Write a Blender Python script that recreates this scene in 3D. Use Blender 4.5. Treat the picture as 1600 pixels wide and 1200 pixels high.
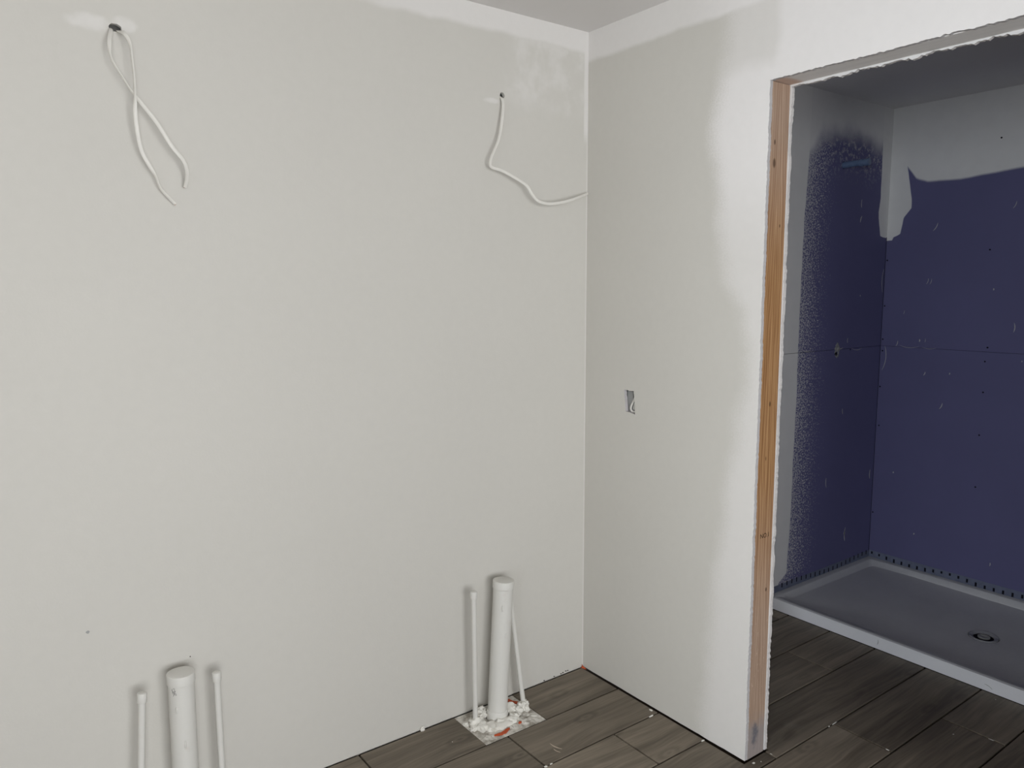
import bpy, bmesh, math, random
from mathutils import Vector, Matrix, noise
from mathutils.geometry import tessellate_polygon

for o in list(bpy.data.objects):
    bpy.data.objects.remove(o)
scene = bpy.context.scene
C = scene.collection
random.seed(7)

# ------------------------------------------------------------------ camera
cam = bpy.data.cameras.new('camera')
cam.sensor_fit = 'HORIZONTAL'
cam.sensor_width = 36.0
cam.lens = 36.0 * 1192.99 / 1600.0
cam.clip_start = 0.02
camo = bpy.data.objects.new('camera', cam)
C.objects.link(camo)
r_ = Vector((0.8042990746774838, -0.5942191891229386, -0.0025600294960279823))
u_ = Vector((0.07576346116423732, 0.09827390167241541, 0.9922712019415334))
f_ = Vector((0.5893750049207706, 0.7982767662459916, -0.12406171063823011))
m = Matrix((r_, u_, -f_)).transposed().to_4x4()
m.translation = Vector((-1.95985, -2.17861, 1.51545))
camo.matrix_world = m
scene.camera = camo

# ------------------------------------------------------------------ world, daylight, exposure
wd = bpy.data.worlds.new('world')
scene.world = wd
wd.use_nodes = True
bg = wd.node_tree.nodes['Background']
bg.inputs['Color'].default_value = (0.75, 0.86, 1.0, 1)
bg.inputs['Strength'].default_value = 1.0

ROOM_X0, ROOM_Y1 = -3.3, -3.7          # far limits of the room behind the camera
WIN = (-2.80, -0.95, 0.60, 2.05)       # window in the wall behind the camera: x0, x1, z0, z1
al = bpy.data.lights.new('daylight', 'AREA')
al.shape = 'RECTANGLE'
al.size = WIN[1] - WIN[0]
al.size_y = WIN[3] - WIN[2]
al.energy = 112.0
al.color = (0.97, 0.985, 1.0)
alo = bpy.data.objects.new('daylight', al)
C.objects.link(alo)
alo.location = ((WIN[0] + WIN[1]) / 2, ROOM_Y1 - 0.16, (WIN[2] + WIN[3]) / 2)
alo.rotation_euler = (math.radians(90), 0, 0)     # faces +y, into the room

BEAM_OPENING = (-3.40, -2.50, 2.10)            # unseen side wall opening, added to shape the lamp's beam: y0, y1, height
a2 = bpy.data.lights.new('shower_side_fill', 'AREA')   # lamp added outside as side daylight for the shower, through that opening
a2.shape = 'RECTANGLE'
a2.size, a2.size_y = 1.6, 1.5
a2.energy = 190.0
a2.color = (0.88, 0.94, 1.0)
a2o = bpy.data.objects.new('shower_side_fill', a2)
C.objects.link(a2o)
a2o.location = (-6.3, -4.4, 1.35)
a2o.rotation_euler = Vector((0.87, 0.49, -0.02)).to_track_quat('-Z', 'Z').to_euler()

vs = scene.view_settings
vs.view_transform = 'Standard'
vs.look = 'None'
vs.gamma = 1.0
vs.use_curve_mapping = False
vs.exposure = 0.0

# ------------------------------------------------------------------ node expressions
class X:
    """A socket (or number) that can be combined with + - * / into math nodes."""
    def __init__(s, nt, v): s.nt, s.v = nt, v
    def _m(s, op, *a, clamp=False):
        n = s.nt.nodes.new('ShaderNodeMath'); n.operation = op; n.use_clamp = clamp
        for i, k in enumerate((s,) + a):
            k = k.v if isinstance(k, X) else k
            if isinstance(k, (int, float)): n.inputs[i].default_value = k
            else: s.nt.links.new(k, n.inputs[i])
        return X(s.nt, n.outputs[0])
    def __add__(s, o): return s._m('ADD', o)
    __radd__ = __add__
    def __sub__(s, o): return s._m('SUBTRACT', o)
    def __rsub__(s, o): return X(s.nt, o)._m('SUBTRACT', s) if not isinstance(o, X) else o._m('SUBTRACT', s)
    def __mul__(s, o): return s._m('MULTIPLY', o)
    __rmul__ = __mul__
    def __truediv__(s, o): return s._m('DIVIDE', o)
    def abs(s): return s._m('ABSOLUTE')
    def min(s, o): return s._m('MINIMUM', o)
    def max(s, o): return s._m('MAXIMUM', o)
    def pow(s, o): return s._m('POWER', o)
    def clamp(s): return s._m('ADD', 0.0, clamp=True)
    def step(s, a, b):                       # smoothstep from a to b
        n = s.nt.nodes.new('ShaderNodeMapRange'); n.interpolation_type = 'SMOOTHSTEP'
        inv = a > b
        lo, hi = (b, a) if inv else (a, b)
        n.inputs['From Min'].default_value = lo; n.inputs['From Max'].default_value = hi
        n.inputs['To Min'].default_value = 1.0 if inv else 0.0
        n.inputs['To Max'].default_value = 0.0 if inv else 1.0
        s.nt.links.new(s.v, n.inputs['Value'])
        return X(s.nt, n.outputs[0])
    def table(s, pts):                       # piecewise linear function given as (input, output) pairs
        pts = sorted(pts)
        a, b = pts[0][0], pts[-1][0]
        ys = [p[1] for p in pts]; lo, hi = min(ys), max(ys)
        if hi - lo < 1e-6: hi = lo + 1
        t = (s - a) * (1.0 / (b - a))
        n = s.nt.nodes.new('ShaderNodeValToRGB'); n.color_ramp.interpolation = 'LINEAR'
        e = n.color_ramp.elements
        while len(e) < len(pts): e.new(0.5)
        for k, (px, py) in enumerate(pts):
            e[k].position = (px - a) / (b - a)
        for k, (px, py) in enumerate(pts):
            g = (py - lo) / (hi - lo); e[k].color = (g, g, g, 1)
        s.nt.links.new(t.v, n.inputs['Fac'])
        return X(s.nt, n.outputs['Color']) * (hi - lo) + lo

class Mat:
    def __init__(s, name, rough=0.8, spec=0.3):
        s.m = bpy.data.materials.new(name); s.m.use_nodes = True
        s.nt = s.m.node_tree
        s.b = s.nt.nodes['Principled BSDF']
        s.b.inputs['Roughness'].default_value = rough
        s.b.inputs['Specular IOR Level'].default_value = spec
        tc = s.nt.nodes.new('ShaderNodeTexCoord')
        s.co = tc.outputs['Object']
        sp = s.nt.nodes.new('ShaderNodeSeparateXYZ')
        s.nt.links.new(s.co, sp.inputs[0])
        s.x, s.y, s.z = (X(s.nt, sp.outputs[i]) for i in range(3))
    def rnd(s):
        n = s.nt.nodes.new('ShaderNodeObjectInfo'); return X(s.nt, n.outputs['Random'])
    def vec(s, x, y, z):
        n = s.nt.nodes.new('ShaderNodeCombineXYZ')
        for i, k in enumerate((x, y, z)):
            if isinstance(k, X): s.nt.links.new(k.v, n.inputs[i])
            else: n.inputs[i].default_value = k
        return n.outputs[0]
    def noise(s, scale, detail=3, rough=0.5, stretch=(1, 1, 1), vec=None, dist=0.0):
        n = s.nt.nodes.new('ShaderNodeTexNoise')
        n.inputs['Scale'].default_value = scale; n.inputs['Detail'].default_value = detail
        n.inputs['Roughness'].default_value = rough; n.inputs['Distortion'].default_value = dist
        v = vec if vec is not None else s.vec(s.x * stretch[0], s.y * stretch[1], s.z * stretch[2])
        s.nt.links.new(v, n.inputs['Vector'])
        return X(s.nt, n.outputs['Fac'])
    def voro(s, scale, vec=None):
        n = s.nt.nodes.new('ShaderNodeTexVoronoi'); n.inputs['Scale'].default_value = scale
        s.nt.links.new(vec if vec is not None else s.co, n.inputs['Vector'])
        return X(s.nt, n.outputs['Distance'])
    def mix(s, fac, a, b):
        n = s.nt.nodes.new('ShaderNodeMix'); n.data_type = 'RGBA'
        def put(k, sock):
            if isinstance(k, X): s.nt.links.new(k.v, sock)
            elif isinstance(k, (tuple, list)): sock.default_value = tuple(k)[:3] + (1,)
            elif isinstance(k, (int, float)): sock.default_value = k
            else: s.nt.links.new(k, sock)
        put(fac, n.inputs[0]); put(a, n.inputs[6]); put(b, n.inputs[7])
        return n.outputs[2]
    def shade(s, col, val):                  # colour times a value
        n = s.nt.nodes.new('ShaderNodeVectorMath'); n.operation = 'SCALE'
        if isinstance(col, (tuple, list)): n.inputs[0].default_value = tuple(col)[:3]
        else: s.nt.links.new(col, n.inputs[0])
        s.nt.links.new(val.v, n.inputs['Scale'])
        return n.outputs[0]
    def color(s, c):
        if isinstance(c, (tuple, list)): s.b.inputs['Base Color'].default_value = tuple(c)[:3] + (1,)
        else: s.nt.links.new(c, s.b.inputs['Base Color'])
        return s
    def rough(s, v): s.nt.links.new(v.v, s.b.inputs['Roughness']); return s
    def bump(s, h, strength=0.2, dist=0.002):
        n = s.nt.nodes.new('ShaderNodeBump'); n.inputs['Strength'].default_value = strength
        n.inputs['Distance'].default_value = dist
        s.nt.links.new(h.v, n.inputs['Height']); s.nt.links.new(n.outputs[0], s.b.inputs['Normal'])
        return s

def srgb(r, g, b):
    f = lambda c: (c / 12.92 if c <= 0.04045 else ((c + 0.055) / 1.055) ** 2.4)
    return tuple(f(k / 255.0) for k in (r, g, b))

# ------------------------------------------------------------------ materials
PAINT = srgb(203, 200, 193)
PRIMER = srgb(232, 229, 227)

def paint_base(M, mask):
    mott = M.noise(2.2, 2) * 0.05 + M.noise(38, 1) * 0.035 + 0.957
    col = M.mix(mask, PAINT, PRIMER)
    M.color(M.shade(col, mott))
    M.bump(M.noise(150, 1), 0.08, 0.002)
    return M.m

def mat_wall_left():
    M = Mat('painted_wall_left', 0.72, 0.25)
    n = M.noise(7, 3) - 0.5
    n2 = M.noise(30, 2) - 0.5
    band = (M.z + n * 0.03).step(2.352, 2.376)
    fade = M.x.step(-1.05, -0.72)
    band = band * (fade * 0.5 + 0.1)
    cloud = M.noise(9, 3, 0.6)
    area = (M.x + n * 0.1).step(-0.42, -0.33) * (M.z + n * 0.12).step(2.10, 2.20) * (cloud.step(0.40, 0.66) * 0.30 + 0.04)
    strip = (M.x + n * 0.012).step(-0.024, -0.014) * (M.z + n * 0.1)  .step(2.02, 2.10) * 0.6
    seam = M.x.step(-0.0045, -0.003) * 0.5
    def smear(cx, cz, rx, rz):
        d = ((M.x - cx) / rx).pow(2) + ((M.z - cz) / rz).pow(2)
        return (d + n * 3.0 + n2 * 1.5).step(1.3, 0.0) * 0.42
    mask = band.max(area).max(strip).max(seam).max(smear(-1.635, 2.163, 0.055, 0.022)).max(smear(-0.442, 2.141, 0.04, 0.010)).max(smear(-1.55, 2.17, 0.03, 0.02))
    return paint_base(M, mask.clamp())

def mat_wall_right():
    M = Mat('painted_wall_right', 0.74, 0.25)
    n = M.noise(6, 4) - 0.5
    fine = M.noise(170, 3, 0.7) - 0.5
    # soft roller edge where white primer was rolled around the doorway: y position by height
    edge = M.z.table([(-0.1, -0.60), (0.36, -0.615), (0.8, -0.655), (1.1, -0.70), (1.32, -0.725), (1.45, -0.70), (1.53, -0.64),
                      (1.7, -0.605), (2.0, -0.575), (2.15, -0.60), (2.22, -0.622), (2.5, -0.625)])
    soft = (edge - M.y) + n * 0.07 + fine * 0.07
    roll = soft.step(-0.035, 0.055)
    topz = (M.z + n * 0.03).step(2.326, 2.348) * (M.y.step(-0.45, -0.75) * 0.3 + 0.7)
    left = (M.y - (-0.80) + n * 0.05).step(-0.02, 0.02)
    low = (M.z + n * 0.10).step(2.12, 2.20)
    hold = left * low * (1.0 - topz) * 0.45
    thin = M.z.step(1.55, 1.95) * 0.42 + 0.58          # primer fainter beside the doorway, fuller above: brighter light there put into colour
    thin = thin.max((M.y + n * 0.1).step(-0.80, -0.95))
    mask = (roll * thin * (1.0 - hold)).max(topz)
    return paint_base(M, mask.clamp())

def mat_plain(name, col, rough=0.8, spec=0.3, mott=0.06, scale=6, bumpn=None):
    M = Mat(name, rough, spec)
    M.color(M.shade(col, M.noise(scale, 4) * mott * 2 + (1 - mott)))
    if bumpn: M.bump(M.noise(bumpn[0], 3), bumpn[1], bumpn[2])
    return M.m

BOARD = srgb(97, 96, 134)
GREYP = srgb(222, 221, 220)

def mat_board_left():
    M = Mat('purple_board_left', 0.7, 0.3)
    n = M.noise(9, 4) - 0.5
    edge = M.z.table([(0.0, 1.175), (0.096, 1.18), (0.135, 1.245), (0.28, 1.251), (0.5, 1.261), (0.75, 1.258), (1.0, 1.266), (1.245, 1.258),
                      (1.57, 1.259), (1.87, 1.267), (2.11, 1.284), (2.5, 1.29)])
    coat = (edge + n * 0.012 - M.x).step(-0.003, 0.003)
    # stippled roller overspray that thins out away from the edge
    d = (M.x - edge) / 0.27
    spk = M.noise(135, 2, 0.6)
    stip = (spk - (d * 0.22 + 0.47)).step(-0.03, 0.05) * d.step(1.25, 0.35) * 0.62
    top = (M.x).table([(1.0, 2.10), (1.284, 2.112), (1.38, 2.208), (1.51, 2.252), (1.679, 2.256), (1.912, 2.22), (2.1, 2.2)])
    up = (M.z - top + n * 0.10).step(-0.07, 0.07) * 0.95
    fan = ((M.z - top).step(-0.26, -0.02)) * (M.noise(60, 3, 0.6).step(0.50, 0.66)) * 0.45
    se = M.z.table([(1.0, 2.2), (1.76, 2.2), (1.775, 1.945), (1.871, 1.919), (1.90, 1.915), (1.968, 1.927), (2.27, 1.92), (2.5, 1.915)])
    strip = (M.x - se + n * 0.01).step(-0.002, 0.003)
    mask = coat.max(stip).max(up).max(fan).max(strip).clamp()
    base = M.shade(BOARD, M.noise(3, 3) * 0.16 + 0.92)
    M.color(M.mix(mask, base, M.shade(GREYP, M.noise(14, 3) * 0.1 + 0.95)))
    M.bump(mask * 0.5 + M.noise(200, 2) * 0.25, 0.25, 0.001)
    return M.m

def mat_board_back():
    M = Mat('purple_board_back', 0.7, 0.3)
    n = M.noise(9, 4) - 0.5
    ez = M.y.table([(-3.0, 2.06), (-0.90, 2.06), (-0.703, 2.052), (-0.544, 2.039), (-0.432, 2.028), (-0.282, 2.033), (-0.225, 2.055), (-0.176, 2.117), (-0.05, 2.13)])
    coat = (M.z - ez + n * 0.008).step(-0.004, 0.012)
    ey = M.z.table([(0.5, 0.3), (1.745, 0.3), (1.753, -0.116), (1.775, -0.125), (1.785, -0.157), (1.80, -0.160), (1.87, -0.172), (1.915, -0.208), (1.962, -0.205), (2.027, -0.194), (2.117, -0.176), (2.5, -0.17)])
    strip = (ey - M.y + n * 0.006).step(0.003, -0.002)
    mask = coat.max(strip).clamp()
    base = M.shade(BOARD, M.noise(2.5, 3) * 0.2 + 0.90)
    M.color(M.mix(mask, base, M.shade(GREYP, M.noise(14, 3) * 0.1 + 0.95)))
    M.bump(mask * 0.5 + M.noise(200, 2) * 0.2, 0.25, 0.001)
    return M.m

def mat_plank():
    M = Mat('wood_look_plank', 0.55, 0.35)
    R = M.rnd()
    off = R * 37.0
    wob = (M.noise(1.0, 2, vec=M.vec(M.x * 2.2 + off, M.y * 5.0, off)) - 0.5) * 0.05
    kx = M.x * 3.6 + off * 1.7
    ky = (M.y + wob) * 9.0
    v = M.vec(kx, ky, off)
    kn = M.nt.nodes.new('ShaderNodeTexVoronoi'); kn.inputs['Scale'].default_value = 1.0
    M.nt.links.new(v, kn.inputs['Vector'])
    kd = X(M.nt, kn.outputs['Distance'])                       # distance to the nearest knot
    ring = (kd * 30.0)._m('SINE') * kd.step(0.34, 0.05) * 0.5
    g1 = M.noise(1.0, 4, 0.6, vec=M.vec(M.x * 5.0 + off, (M.y + wob) * 120.0, off))
    g2 = M.noise(1.0, 3, 0.55, vec=M.vec(M.x * 2.0 + off, (M.y + wob * 2) * 34.0, off + 3.0))
    g3 = M.noise(1.0, 2, 0.5, vec=M.vec(M.x * 1.2 + off, M.y * 6.0, off + 9.0))
    val = g1 * 0.34 + g2 * 0.55 + g3 * 0.45 + ring * 0.18 - 0.18
    lo, hi = srgb(82, 74, 63), srgb(142, 131, 116)
    col = M.mix(val.step(0.22, 0.82), lo, hi)
    col = M.mix(kd.step(0.10, 0.02) * 0.55, col, srgb(70, 62, 54))
    col = M.shade(col, R * 0.30 + 0.85)
    dust = M.noise(3.5, 4, 0.6).step(0.62, 0.8) * 0.12
    col = M.mix(dust, col, srgb(190, 186, 180))
    M.color(col)
    M.bump(g1 * 0.5 + g2 * 0.5, 0.12, 0.001)
    M.rough(g2 * 0.2 + 0.42)
    return M.m

def mat_stud():
    M = Mat('pine_stud', 0.75, 0.25)
    w = (M.noise(1.0, 3, vec=M.vec(M.x * 14.0, M.y * 14.0, M.z * 1.6)) - 0.5)
    cath = ((M.x - 0.056).abs() * 520.0 + (M.z * 9.0) + w * 34.0)._m('SINE') * 0.5 + 0.5
    fib = M.noise(1.0, 4, 0.65, vec=M.vec(M.x * 330.0, M.y * 330.0, M.z * 6.0))
    band = M.noise(1.0, 2, 0.5, vec=M.vec(M.x * 60.0 + w * 2.0, M.y * 40.0, M.z * 1.1))
    val = cath * 0.17 + fib * 0.60 + band * 0.40 - 0.07
    lt = M.mix(M.z.step(0.35, 1.0) * M.z.step(2.05, 1.5), srgb(190, 166, 146), srgb(190, 150, 106))
    dk = M.mix(M.z.step(0.35, 1.0) * M.z.step(2.05, 1.5), srgb(150, 122, 102), srgb(132, 90, 54))
    col = M.mix(val.step(0.25, 0.85), dk, lt)
    def knot(x, z, rx, rz, k=0.8):
        d = ((M.x - x) / rx).pow(2) + ((M.z - z) / rz).pow(2)
        return d.step(1.2, 0.2) * k
    kn = knot(0.035, 1.94, 0.004, 0.009).max(knot(0.036, 1.88, 0.008, 0.016, .7)).max(knot(0.062, 1.16, 0.004, 0.01)).max(knot(0.08, 0.56, .004, .008)).max(knot(0.075, 1.70, 0.003, 0.006)).max(knot(0.052, 0.99, .002, .008))
    col = M.mix(kn, col, srgb(60, 38, 24))
    # torn grain low down and a blue-grey stain at the foot
    tear = M.noise(1.0, 3, 0.6, vec=M.vec(M.x * 150.0, M.y * 100.0, M.z * 34.0)).step(0.62, 0.72) * M.z.step(0.62, 0.45) * M.z.step(0.14, 0.26)
    col = M.mix(tear * 0.55, col, srgb(228, 204, 186))
    st = (M.z + (M.noise(24, 3) - 0.5) * 0.08)
    col = M.mix(st.step(0.16, 0.07) * 0.75, col, srgb(150, 144, 144))
    sd = ((M.x - 0.05) / 0.020).pow(2) + ((M.z - 0.075) / 0.050).pow(2) + (M.noise(45, 4, 0.6) - 0.5) * 3.0
    col = M.mix(sd.step(1.3, -0.3) * 0.75, col, srgb(82, 86, 98))
    M.color(col)
    M.bump(fib * 0.6 + tear, 0.35, 0.0015)
    return M.m

def mat_header():
    M = Mat('primed_header', 0.8, 0.25)
    v = M.noise(1.0, 3, vec=M.vec(M.x * 60, M.y * 5, M.z * 40))
    prime = (M.noise(5, 4) * 0.7 + M.y.step(-0.80, -0.86) * 0.6).step(0.35, 0.7)
    col = M.mix(prime, srgb(214, 188, 172), srgb(236, 233, 230))
    M.color(M.shade(col, v * 0.2 + 0.9))
    M.bump(v, 0.2, 0.001)
    return M.m

def mat_mortar():
    M = Mat('white_mortar', 0.9, 0.2)
    g = M.noise(28, 5, 0.65)
    col = M.mix(g.step(0.36, 0.6), srgb(164, 158, 148), srgb(222, 218, 210))
    col = M.mix(M.noise(75, 3, 0.6).step(0.64, 0.71) * 0.75, col, srgb(92, 80, 70))
    M.color(col); M.bump(g + M.noise(130, 3) * 0.4, 0.6, 0.004)
    return M.m

def mat_pan():
    M = Mat('dusty_pan', 0.55, 0.35)
    d = M.noise(4, 4, 0.6) * 0.18 + M.noise(60, 3) * 0.08 + 0.86
    M.color(M.shade(srgb(196, 196, 198), d))
    M.bump(M.noise(220, 2), 0.08, 0.001)
    return M.m

def mat_pvc():
    M = Mat('painted_pipe', 0.45, 0.35)
    c = M.noise(18, 4, 0.6)
    col = M.mix(c.step(0.60, 0.78) * 0.35, srgb(213, 211, 205), srgb(200, 190, 180))
    M.color(col); M.bump(M.noise(70, 3), 0.12, 0.001)
    return M.m

def mat_metal(name, col, rough):
    M = Mat(name, rough, 0.5); M.color(M.shade(col, M.noise(40, 3) * 0.3 + 0.85))
    M.b.inputs['Metallic'].default_value = 0.9
    return M.m

def mat_glass():
    mt = bpy.data.materials.new('window_glass'); mt.use_nodes = True
    nt = mt.node_tree; nt.nodes.clear()
    o = nt.nodes.new('ShaderNodeOutputMaterial'); t = nt.nodes.new('ShaderNodeBsdfTransparent')
    g = nt.nodes.new('ShaderNodeBsdfGlossy'); g.inputs['Roughness'].default_value = 0.02
    mx = nt.nodes.new('ShaderNodeMixShader'); fr = nt.nodes.new('ShaderNodeFresnel'); fr.inputs['IOR'].default_value = 1.45
    nt.links.new(fr.outputs[0], mx.inputs[0]); nt.links.new(t.outputs[0], mx.inputs[1]); nt.links.new(g.outputs[0], mx.inputs[2])
    nt.links.new(mx.outputs[0], o.inputs[0])
    return mt

MT = dict(
    wall_l=mat_wall_left(), wall_r=mat_wall_right(),
    wall=mat_plain('painted_wall', PAINT, 0.75, 0.25, 0.03, 3, (240, 0.06, 0.002)),
    ceil=mat_plain('ceiling_primer', srgb(222, 219, 217), 0.85, 0.2, 0.03, 3, (200, 0.08, 0.002)),
    greyp=mat_plain('grey_primer', GREYP, 0.8, 0.25, 0.05, 3, (200, 0.08, 0.002)),
    bl=mat_board_left(), bb=mat_board_back(),
    gyp=mat_plain('torn_gypsum', srgb(206, 201, 198), 0.95, 0.1, 0.08, 60, (160, 0.5, 0.003)),
    edge=mat_plain('cut_gypsum', srgb(186, 182, 182), 0.95, 0.1, 0.12, 50, (160, 0.5, 0.003)),
    plank=mat_plank(), stud=mat_stud(), header=mat_header(), mortar=mat_mortar(),
    sub=mat_plain('dark_subfloor', srgb(46, 37, 30), 0.95, 0.1, 0.15, 12, (40, 0.4, 0.004)),
    foam=mat_plain('white_filler', srgb(226, 223, 215), 0.9, 0.15, 0.07, 30, (80, 0.5, 0.003)),
    orange=mat_plain('orange_membrane', srgb(182, 78, 40), 0.6, 0.35, 0.15, 40, (90, 0.4, 0.002)),
    pan=mat_pan(), curb=mat_plain('white_acrylic', srgb(226, 226, 230), 0.35, 0.45, 0.04, 8),
    flange=mat_plain('blue_flange', srgb(104, 110, 130), 0.7, 0.3, 0.25, 40, (120, 0.3, 0.001)),
    dark=mat_plain('dark_void', srgb(26, 26, 34), 0.9, 0.1, 0.1, 40),
    pvc=mat_pvc(), cable=mat_plain('cable_sheath', srgb(222, 219, 212), 0.45, 0.35, 0.05, 50),
    box=mat_plain('grey_box', srgb(158, 158, 156), 0.6, 0.3, 0.08, 30),
    steel=mat_plain('drain_steel', srgb(150, 150, 154), 0.35, 0.6, 0.15, 40),
    blue=mat_plain('blue_plastic', srgb(98, 116, 146), 0.2, 0.6, 0.25, 60, (70, 0.6, 0.003)),
    copper=mat_metal('copper', srgb(190, 120, 80), 0.35),
    plaster=mat_plain('plaster_mark', srgb(176, 174, 178), 0.9, 0.1, 0.2, 80),
    smear=mat_plain('plaster_smear', srgb(140, 140, 140), 0.9, 0.1, 0.35, 60, (90, 0.5, 0.003)),
    tan=mat_plain('tan_scratch', srgb(186, 172, 156), 0.9, 0.1, 0.3, 80),
    graphite=mat_plain('graphite', srgb(104, 102, 102), 0.6, 0.3, 0.2, 200),
    shell=mat_plain('shaded_box_shell', srgb(52, 52, 52), 0.6, 0.3, 0.1, 30),  # shell darkened: shade inside the box put into its colour
    ink=mat_plain('stamp_ink', srgb(48, 32, 24), 0.8, 0.1, 0.2, 200),
    wood=mat_plain('plain_pine', srgb(190, 158, 128), 0.75, 0.25, 0.12, 10),
    frame=mat_plain('window_vinyl', srgb(228, 228, 226), 0.4, 0.4, 0.03, 8), glass=mat_glass(),
)

# ------------------------------------------------------------------ object helpers
def link(name, me, mat, parent=None):
    o = bpy.data.objects.new(name, me); C.objects.link(o)
    if mat is not None and me is not None: me.materials.append(mat)
    if parent is not None: o.parent = parent
    return o

def build(name, bm, mat, parent=None, smooth=False):
    bmesh.ops.recalc_face_normals(bm, faces=bm.faces)
    me = bpy.data.meshes.new(name)
    bm.to_mesh(me); bm.free()
    if smooth:
        for p in me.polygons: p.use_smooth = True
        try: me.set_sharp_from_angle(angle=math.radians(40))
        except Exception: pass
    return link(name, me, mat, parent)

def structure(o, label):
    o['kind'] = 'structure'; o['label'] = label
    return o

def tag(o, label, cat, group=None):
    o['label'] = label; o['category'] = cat
    if group: o['group'] = group
    return o

def empty(name, loc=(0, 0, 0)):
    o = bpy.data.objects.new(name, None); C.objects.link(o)
    o.empty_display_size = 0.05; o.location = loc
    return o

def adopt(parent, *kids):
    """parts are modelled in world coordinates; hang them under an Empty that stands at the thing's base"""
    for k in kids:
        k.parent = parent
        k.matrix_parent_inverse = Matrix.Translation(-Vector(parent.location))

def box(bm, x0, x1, y0, y1, z0, z1):
    vs_ = [bm.verts.new((x, y, z)) for x in (x0, x1) for y in (y0, y1) for z in (z0, z1)]
    for f in ((0, 1, 3, 2), (4, 6, 7, 5), (0, 4, 5, 1), (2, 3, 7, 6), (0, 2, 6, 4), (1, 5, 7, 3)):
        bm.faces.new([vs_[i] for i in f])
    return vs_

def boxes(name, lst, mat, parent=None):
    bm = bmesh.new()
    for b in lst: box(bm, *b)
    return build(name, bm, mat, parent)

def sheet(bm, loops, to3, d0, d1):
    """prism of a 2-D polygon with holes; to3(a, b, d) places a point"""
    tris = tessellate_polygon([[Vector((a, b, 0)) for a, b in lp] for lp in loops])
    flat = [p for lp in loops for p in lp]
    fv = [bm.verts.new(to3(a, b, d0)) for a, b in flat]
    bv = [bm.verts.new(to3(a, b, d1)) for a, b in flat]
    for t in tris:
        try:
            bm.faces.new([fv[i] for i in t]); bm.faces.new([bv[i] for i in reversed(t)])
        except ValueError: pass
    k = 0
    for lp in loops:
        n = len(lp)
        for i in range(n):
            j = (i + 1) % n
            bm.faces.new((fv[k + i], fv[k + j], bv[k + j], bv[k + i])).material_index = 1
        k += n

def ragged(p, q, amp, step=0.006, seed=0.0, lowamp=None):
    """points from p towards q (q left out) with a torn outline"""
    p, q = Vector(p), Vector(q)
    L = (q - p).length; n = max(2, int(L / step)); d = (q - p) / L; nn = Vector((-d.y, d.x))
    out = []
    for i in range(n):
        t = i / n; s = t * L
        a = 0 if i == 0 else amp * (noise.noise(Vector((s * 95, seed, 0))) * 0.8 + noise.noise(Vector((s * 21, seed + 9, 0))) * 0.8)
        a2 = 0 if i == 0 else (lowamp or 0) * noise.noise(Vector((s * 5, seed + 20, 0)))
        out.append(tuple(p + d * s + nn * (a + a2)))
    return out

def sweep(bm, pts, radii, seg=16, cap=True, up=Vector((0, 1, 0)), flat=1.0, twist=None):
    """tube through pts; flat < 1 squashes the section; twist turns it (radians per point)"""
    pts = [Vector(p) for p in pts]; rings = []
    n = len(pts)
    for i, p in enumerate(pts):
        t = (pts[min(i + 1, n - 1)] - pts[max(i - 1, 0)]).normalized()
        u = up - t * up.dot(t)
        if u.length < 1e-4: u = Vector((1, 0, 0)) - t * t.x
        u.normalize(); v = t.cross(u)
        if twist:
            c, s = math.cos(twist[i]), math.sin(twist[i]); u, v = u * c + v * s, v * c - u * s
        r = radii[i] if isinstance(radii, (list, tuple)) else radii
        rings.append([bm.verts.new(p + u * (math.cos(2 * math.pi * k / seg) * r * flat) + v * (math.sin(2 * math.pi * k / seg) * r)) for k in range(seg)])
    for a, b in zip(rings, rings[1:]):
        for k in range(seg):
            bm.faces.new((a[k], a[(k + 1) % seg], b[(k + 1) % seg], b[k]))
    if cap:
        bm.faces.new(rings[0][::-1]); bm.faces.new(rings[-1])

def spline(pts, sub=8):
    P = [Vector(p) for p in pts]; out = []
    for i in range(len(P) - 1):
        a, b, c, d = P[max(i - 1, 0)], P[i], P[i + 1], P[min(i + 2, len(P) - 1)]
        for k in range(sub):
            t = k / sub
            out.append(0.5 * ((2 * b) + (c - a) * t + (2 * a - 5 * b + 4 * c - d) * t * t + (3 * b - a - 3 * c + d) * t ** 3))
    out.append(P[-1]); return out

# ------------------------------------------------------------------ the room shell
H, HS, T = 2.44, 2.42, 0.0127
SY, SX = -0.09, 2.01                  # shower: face of its end wall, face of its long back wall
DY0, DY1, DZ = -0.780, -1.860, 2.110  # doorway: near stud face, far stud face, header underside

def ring2(cx, cz, rx, rz, n=18, seed=0.0, amp=0.25):
    return [(cx + math.cos(2 * math.pi * k / n) * rx * (1 + amp * noise.noise(Vector((k * 1.7, seed, 3)))),
             cz + math.sin(2 * math.pi * k / n) * rz * (1 + amp * noise.noise(Vector((k * 1.7, seed, 8))))) for k in range(n)]

# left wall: plasterboard with two torn cable holes, stud cavity behind it
bm = bmesh.new()
outer = [(ROOM_X0, 0.0015), (0.0, 0.0015), (0.0, H), (ROOM_X0, H)]
hole1 = ring2(-1.569, 2.159, 0.014, 0.010, 14, 1.0, 0.5)
hole2 = ring2(-0.389, 2.164, 0.010, 0.010, 14, 2.0, 0.3)
sheet(bm, [outer, hole1, hole2], lambda a, b, d: (a, d, b), 0.0, T)
box(bm, ROOM_X0, 0.0, 0.09, 0.11, -0.02, H + 0.02)
box(bm, ROOM_X0, 0.0, T, 0.09, -0.02, 0.0015); box(bm, ROOM_X0, 0.0, T, 0.09, H, H + 0.02)
structure(build('wall_left', bm, MT['wall_l']), 'greige painted wall with two cable holes behind the pipe stubs')

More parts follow.
